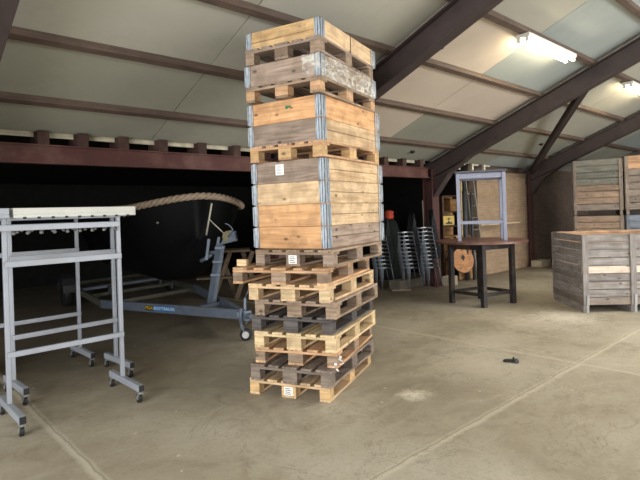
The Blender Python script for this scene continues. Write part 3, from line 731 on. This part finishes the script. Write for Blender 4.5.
# coat-like dark bundle with orange top, and leaning pale panel
bn = thing('covered_bundle', 'tall dark green covered bundle standing in the bay behind the chairs', 'bundle', (1.68, 12.3, 0))
mb = MB(); mb.lathe((0,0,0), [(.26,0), (.27,.3), (.24,.8), (.25,1.1), (.16,1.36), (.08,1.45)], 14); mb.build('cover', plain('green_cover', (18,26,22), .9, vary=.3, bump=.6), bn)
mb = MB(); mb.lathe((0,0,0), [(.02,-.01), (.10,0), (.115,.05), (.10,.12), (.12,.17), (.06,.20), (.03,.215)], 16); o = mb.build('orange_cap', plain('orange_cloth', (190,74,50), .8, vary=.2, bump=.5)); o.location = (1.66, 12.28, 1.452)
tag(o, 'orange-red cap-like thing on top of the dark bundle beside the pallet tower', 'cap')
mb = MB(); mb.box(-.13, .09, -.02, .02, 0, 1.85); o = mb.build('leaning_panel', plain('panel_beige', (122,112,102), .8), bevel=.004); o.location = (2.52, 11.75, .015); o.rotation_euler = (R(-4), 0, R(5))
tag(o, 'tall beige panel leaning in the dark behind the chair stack by the column', 'panel')
mb = MB(); mb.box(-.2, .2, -.05, .05, 0, .025); o = mb.build('wood_batten', W2('greybrown','X'), bevel=.003); o.location = (1.62, 10.5, .001); tag(o, 'short pale batten lying on the floor in front of the left chair stack', 'batten')

# ------------------------------------------------------------------ shelf, sign, round board and ladder behind the bar table
shw = wood('shelf_wood', (176,132,84), (124,88,54), 'X'); shd = wood('shelf_dark', (88,62,46), (60,42,32), 'X'); crm = wood('cream_post', (230,206,156), (196,166,116), 'Z')
def atxy(u, Y):   # ground position on the line of sight used only while planning
    return ((u-320)/510.0*Y, Y)
sh = thing('shelf_unit', 'open brown wooden shelf unit standing right of the red-brown column', 'shelf unit', (3.02, 11.95, 0), R(24))
mb = MB(); mb.box(-.18, -.14, 0, .4, 0, 1.95); mb.build('side_panel', shd, sh, bevel=.003)
mb = MB(); mb.box(.36, .41, 0, .05, .5, 2.42); sp = mb.build('post', crm, sh, bevel=.003); sp['label'] = 'cream post'
mb = MB(); mb.box(.36, .41, .0, .05, 0, .5); mb.build('post_foot', shd, sh, bevel=.003)
mb = MB(); mb.box(-.18, .41, .38, .4, .0, 1.95); mb.build('back_panel', shw, sh)
for zz in (.45, .98, 1.22, 1.56, 1.93):
    mb = MB(); mb.box(-.14, .36, .0, .38, zz, zz+.03); mb.build('shelf_board', shd if zz != .98 else shw, sh, bevel=.002)
bxo = thing('wooden_box', 'brown wooden box on the upper board of the shelf unit', 'box', (3.19, 12.14, 1.592), R(24))
mb = MB(); mb.box(-.1, .16, 0, .2, 0, .28); mb.build('body', shw, bxo, bevel=.004)
mb = MB(); mb.box(-.11, .17, -.01, .21, .281, .30); mb.build('lid', shd, bxo, bevel=.003)
# yellow sign
sg = thing('warning_sign', 'small yellow sign with a black figure symbol on the shelf unit by the column', 'sign', (2.98, 11.86, 1.255), R(20))
mb = MB(); mb.box(-.165, .165, -.012, 0, 0, .25); mb.build('frame', plain('sign_frame', (44,36,28), .7), sg, bevel=.002)
mb = MB(); mb.box(-.145, .145, -.015, -.0125, .02, .23); pn = mb.build('panel', plain('sign_yellow', (196,168,84), .6, dirt=(150,126,70)), sg)
mb = MB()
for poly in ([(-.10,.04),(-.02,.04),(-.05,.09)], [(-.04,.04),(.10,.04),(.07,.10),(.03,.07),(.01,.13),(-.02,.11)], [(-.03,.13),(.03,.15),(.02,.19),(-.02,.185)], [(-.08,.19),(-.03,.15),(-.035,.14),(-.085,.18)], [(.02,.15),(.07,.19),(.075,.18),(.03,.14)]):
    mb.prism([(x, -.0165, z) for x, z in poly], (0,0,0), (0,.0012,0))
mb.build('symbol', plain('sign_black', (40,36,30), .7), pn)
# round board leaning
rb = thing('round_board', 'round orange-brown wooden board with a black diamond, leaning behind the bar table', 'round board', (3.22, 11.62, .47), R(22)); 
rb.rotation_euler = (R(-9), 0, R(22))
mb = MB(); mb.lathe((0,0,0), [(.285,-.014), (.29,-.01), (.29,.01), (.285,.014)], 40, 'Y', smooth=False); mb.build('disc', wood('disc_wood', (196,146,104), (158,110,74), 'X'), rb)
mb = MB(); mb.lathe((0,0,0), [(.285,-.012), (.298,-.012), (.298,.012), (.285,.012)], 40, 'Y'); mb.build('rim', shd, rb)
mb = MB(); mb.prism([(0,-.017,.13),(.06,-.017,.06),(0,-.017,-.02),(-.06,-.017,.06)], (0,0,0), (0,.0025,0)); mb.build('diamond', plain('diamond_black', (44,34,30), .7), rb)
mb = MB(); mb.box(-.13, .3, -.01, .01, 0, 1.02); o = mb.build('plywood_board', wood('ply', (206,162,112), (172,126,82), 'Z')); o.location = (3.28, 11.78, .012); o.rotation_euler = (R(-5), 0, R(22)); tag(o, 'pale plywood board leaning behind the round board under the bar table', 'board')
mb = MB(); mb.box(-.03, .03, -.01, .01, 0, .14); o = mb.build('paper_scrap', paper); o.location = (2.93, 11.5, .001); o.rotation_euler = (R(-30), 0, R(30)); tag(o, 'small white scrap leaning by the left leg of the bar table', 'paper scrap')
# ladders
alu = plain('ladder_alu', (150,146,140), .45, .4)
def ladder(foot, lean, rz, w, H, label, m, rung_dz=.28):
    th = thing('ladder', label, 'ladder', foot, rz)
    for x in (-w/2, w/2):
        mb = MB(); mb.bar((x, 0, .0), (x, lean, H), .03, .07, up=(0,1,0)); mb.build('stile', m, th, bevel=.003)
    z = .3
    while z < H-.1:
        mb = MB(); y = lean*z/H; mb.tube([(-w/2, y, z), (w/2, y, z)], .014, 8); mb.build('rung', m, th); z += rung_dz
    return th
dkp = plain('dark_pole', (52,54,60), .6)
ladder((3.70, 11.9, 0), .25, R(38), .3, 2.35, 'pale metal ladder leaning in the corner behind the bar tables', alu)
for (x, y, hgt, rr, mt, lab) in ((3.33, 11.7, 2.05, .055, dkp, 'thick dark pole standing behind the upside frame on the bar table'), (3.5, 11.75, 2.0, .03, dkp, 'thin dark pole standing next to the thick dark pole')):
    mb = MB(); mb.tube([(0,0,0), (0.02,.1,hgt)], rr, 12); o = mb.build('pole', mt); o.location = (x, y, 0); tag(o, lab, 'pole')

# shelf board on the brick wall seen just above the table
mb = MB(); mb.box(6.3, 8.3, -.2, -.001, 1.22, 1.25); o = place(mb.build('wall_shelf', wood('ledge_wood', (206,190,160), (170,150,122), 'X'), bevel=.003)); tag(o, 'long pale shelf on the brick wall behind the bar tables', 'shelf')

# ------------------------------------------------------------------ round bar table
dkw = wood('table_dark', (48,42,42), (32,28,28), 'Z', .55, .1, 0); topm = wood('table_top', (124,84,74), (92,60,54), 'X', .38, .05, 0)
tt = thing('bar_table', 'round high bar table with reddish-brown top and dark square legs', 'table', (2.77, 8.83, 0))
mb = MB(); mb.lathe((0,0,0), [(.755,1.055), (.765,1.06), (.765,1.09), (.755,1.095)], 64, smooth=False); mb.build('tabletop', [topm], tt)
Ls = [Vector((2.66,8.42,0)), Vector((2.27,8.95,0)), Vector((2.87,9.27,0)), Vector((3.26,8.74,0))]
cen = Vector((2.77,8.83,0)); Ls = [p-cen for p in Ls]; lr = math.atan2(Ls[3].y-Ls[0].y, Ls[3].x-Ls[0].x)
for p in Ls:
    mb = MB(); mb.box(-.04, .04, -.04, .04, 0, 1.055, M=Matrix.Translation(p) @ Matrix.Rotation(lr, 4, 'Z')); mb.build('leg', dkw, tt, bevel=.004)
for a, b2 in zip(Ls, Ls[1:]+Ls[:1]):
    dv = (b2-a).normalized()*.041
    mb = MB(); mb.bar(a+dv+Vector((0,0,.2)), b2-dv+Vector((0,0,.2)), .03, .055); mb.build('stretcher', dkw, tt, bevel=.003)
    mb = MB(); mb.bar(a+dv+Vector((0,0,1.0)), b2-dv+Vector((0,0,1.0)), .03, .11); mb.build('apron', dkw, tt, bevel=.003)

# square high table standing on the round one
lav = plain('lavender_steel', (132,136,154), .42, .25, .5, .08, 5)
ut = thing('bar_table', 'square high table with blue-grey steel legs and dark top, standing on the round bar table', 'table', (2.77, 8.80, 1.096), R(-15))
w2, d2 = .365, .30
for x in (-w2, w2):
    for y in (-d2, d2):
        mb = MB(); mb.box(x-.03, x+.03, y-.03, y+.03, 0, 1.14); mb.build('leg', lav, ut, bevel=.004)
for (a, b2) in (((-w2,-d2), (w2,-d2)), ((w2,-d2), (w2,d2)), ((w2,d2), (-w2,d2)), ((-w2,d2), (-w2,-d2))):
    A = Vector((a[0], a[1], 0)); B = Vector((b2[0], b2[1], 0)); dv = (B-A).normalized()*.031
    mb = MB(); mb.bar(A+dv+Vector((0,0,1.09)), B-dv+Vector((0,0,1.09)), .04, .09); mb.build('apron', lav, ut, bevel=.003)
    if not (a[1] == d2 and b2[1] == d2):
        mb = MB(); mb.bar(A+dv+Vector((0,0,.31)), B-dv+Vector((0,0,.31)), .04, .055); mb.build('stretcher', lav, ut, bevel=.003)
mb = MB(); mb.box(-w2-.05, w2+.05, -d2-.05, d2+.05, 1.141, 1.175); mb.build('tabletop', plain('dark_top', (70,70,80), .4), ut, bevel=.004)

# ------------------------------------------------------------------ potato crates
PAL['crate'] = ((158,152,148), (114,108,104)); PAL['crate2'] = ((140,128,118), (104,94,86)); PAL['cratewarm'] = ((152,130,112), (112,94,80)); PAL['cratepeach'] = ((218,202,186), (196,176,160)); PAL['crateorange'] = ((196,158,124), (152,116,90))
PAL['crateblue'] = ((128,136,150), (96,102,116)); PAL['crategreen'] = ((116,116,108), (86,86,80))
strap = plain('galv_strap', (160,160,160), .5, .5)
def crate(loc, deg, Lx, D, H, label, rows, skid=.1, pw=.06, sidepost=True, keys=None, rim=None, posts=(0, .5, 1), base='crate'):
    """front face along local +x at y=0, depth along +y"""
    th = thing('wooden_crate', label, 'crate', loc, R(deg)); zb = skid
    rh = (H-zb)/rows; gap = .013; tk = .022
    for q in range(rows):
        key = (keys or {}).get(q, base)
        z0 = zb+q*rh+gap*.5; z1 = z0+rh-gap
        jz = random.uniform(-.003, .003)
        mx, my = W2(key, 'X'), W2(key if key not in ('cratepeach',) else base, 'Y')
        mb = MB(); mb.box(0, Lx, 0, tk, z0+jz, z1+jz); mb.build('slat', mx, th, bevel=.003)
        mb = MB(); mb.box(0, Lx, D-tk, D, z0, z1); mb.build('slat', W2('crateorange','X') if rim and q >= rows-2 else mx, th, bevel=.003)
        for x in (0, Lx-tk):
            e = random.uniform(0, .012) if not sidepost else 0; mb = MB(); mb.box(x, x+tk, tk+.001, D-tk-.001+e*0, z0-jz, z1-jz); mb.build('slat', my, th, bevel=.003)
    pm = W2(base, 'Z')
    for f in posts:
        x = f*(Lx-pw); x0, x1 = x, x+pw
        for (y0, y1) in ((-.022, -.001), (D+.001, D+.022)):
            mb = MB(); mb.box(x0, x1, y0, y1, zb, H-.01); mb.build('post', pm, th, bevel=.003)
        mb = MB(); mb.box(x0, x1, .0, D, 0, skid); mb.build('skid', W2(base,'Y'), th, bevel=.004)
    for x, sg in (((0, -1), (Lx, 1)) if sidepost else ()):
        for y in (.0, D-pw):
            mb = MB(); x0, x1 = sorted((x+sg*.001, x+sg*.02)); mb.box(x0, x1, y, y+pw, zb, H-.01); mb.build('post', pm, th, bevel=.003)
    for x, y in ((tk+.001, tk+.001), (Lx-tk-.061, tk+.001), (tk+.001, D-tk-.061), (Lx-tk-.061, D-tk-.061)):
        mb = MB(); mb.box(x, x+.06, y, y+.06, zb, H-.03); mb.build('corner_post', W2(base,'Z'), th, bevel=.003)
    mb = MB(); mb.box(tk, Lx-tk, tk, D-tk, zb-.0, zb+.02); mb.build('floor_board', W2(base,'X'), th)
    return th
big = crate((3.96, 7.76, 0), -4.5, 1.6, 1.2, 1.19, 'big open-topped grey slatted crate with a pale strip across its front, at right', 9, skid=.11, pw=.085, keys={4: 'cratepeach', 0:'crate2', 8:'crate'}, rim='crateorange', posts=(0, .46, 1), sidepost=False)
for x in (.02, .715, 1.5):
    mb = MB(); mb.bar((x+.03, -.028, .0), (x+.045, -.028, .27), .035, .008, up=(0,1,0)); sp = mb.build('metal_strap', strap, big, bevel=.001); sp['label'] = 'pale metal strap'
kb = {0:'crateorange',1:'cratewarm',2:'cratewarm',3:'crate2',4:'crategreen',5:'crategreen',6:'crategreen',7:'crategreen'}
kl = {7:'cratewarm',6:'cratewarm',5:'cratewarm',4:'cratewarm',3:'crate2',2:'crate2',1:'crate2',0:'crate2'}
crate((6.18, 12.4, 0), -26, 1.02, 1.2, 1.37, 'grey-brown slatted crate behind the big crate, lower one of the left back stack', 8, skid=.12, keys=kl, base='crate2', posts=(0, 1))
crate((6.18, 12.4, 1.372), -26, 1.02, 1.2, 1.34, 'grey-brown slatted crate on top of the left back stack beside the brick wall', 8, skid=.12, keys={0:'crate2',1:'cratewarm',2:'cratewarm',3:'cratewarm',4:'crategreen',5:'crategreen',6:'crategreen',7:'crategreen'}, base='crate2', posts=(0, 1))
crate((7.16, 11.92, 0), -26, 1.2, 1.2, 1.37, 'bluish-grey slatted crate at the far right edge, lower one of its stack', 8, skid=.12, base='crateblue', posts=(0, 1))
crate((7.16, 11.92, 1.372), -26, 1.2, 1.2, 1.38, 'slatted crate with a bright orange-brown top board, topmost at the far right edge', 8, skid=.12, keys={7:'crateorange',6:'crateorange'}, base='crate2', posts=(0, 1))

# ------------------------------------------------------------------ small black clip on the floor
cl = thing('plastic_clip', 'small black plastic clip lying alone on the open concrete floor', 'plastic clip', (1.98, 5.42, 0), R(-15))
mb = MB(); mb.prism([(-.085,-.01,.002), (-.06,.03,.002), (.03,.045,.002), (.04,-.025,.002), (-.05,-.03,.002)], (0,0,0), (0,0,.022)); mb.prism([(.02,.03,.024), (.035,-.02,.024), (.03,.0,.06)], (0,0,0), (-.012,0,0)); mb.build('body', hookm, cl, bevel=.003)
mb = MB(); mb.lathe((.052,-.03,.022), [(.012,-.02), (.022,-.018), (.022,.018), (.012,.02)], 14, 'Y'); mb.build('end_roller', plain('clip_grey', (70,70,74), .4), cl)

# ------------------------------------------------------------------ camera
cam = bpy.data.cameras.new('camera'); co = bpy.data.objects.new('camera', cam); COL.objects.link(co)
co.matrix_world = Matrix.Translation((0, 0, 1.65)) @ Matrix.Rotation(R(90), 4, 'X') @ Matrix.Rotation(-.033, 4, 'Z')
cam.sensor_width = 36; cam.lens = 510/640*36; cam.shift_y = -27/640; cam.clip_start = .05
S.camera = co

# ------------------------------------------------------------------ light: daylight through the open barn sides, plus an added overhead fill
w = bpy.data.worlds.new('World'); S.world = w; w.use_nodes = True
bg = w.node_tree.nodes['Background']; bg.inputs[0].default_value = (.86, .93, 1, 1); bg.inputs[1].default_value = 1.2
def area(name, loc, target, sx, sy, power, col):
    l = bpy.data.lights.new(name, 'AREA'); l.shape = 'RECTANGLE'; l.size = sx; l.size_y = sy; l.energy = power; l.color = col
    o = bpy.data.objects.new(name, l); COL.objects.link(o); o.location = loc
    d = Vector(target)-Vector(loc); o.rotation_euler = d.to_track_quat('-Z', 'Y').to_euler(); return o
area('daylight_gable_opening', W(-9.3, 6.5, 2.2), W(0, 4.5, 1.2), 6, 3.6, 400, (1, .98, .95))
area('daylight_side_opening', W(5, 14.3, 2.0), W(4, 5, 1.2), 7, 3.2, 680, (1, .98, .95))
area('added_top_fill', W(4.5, 7.4, 5.35), W(4.2, 6.6, 0), 7, 1.4, 330, (1, .99, .96))  # added fill lamp under the ridge; the roof has no opening there
S.view_settings.view_transform = 'Standard'; S.view_settings.look = 'None'; S.view_settings.gamma = 1; S.view_settings.use_curve_mapping = False
S.view_settings.exposure = .66
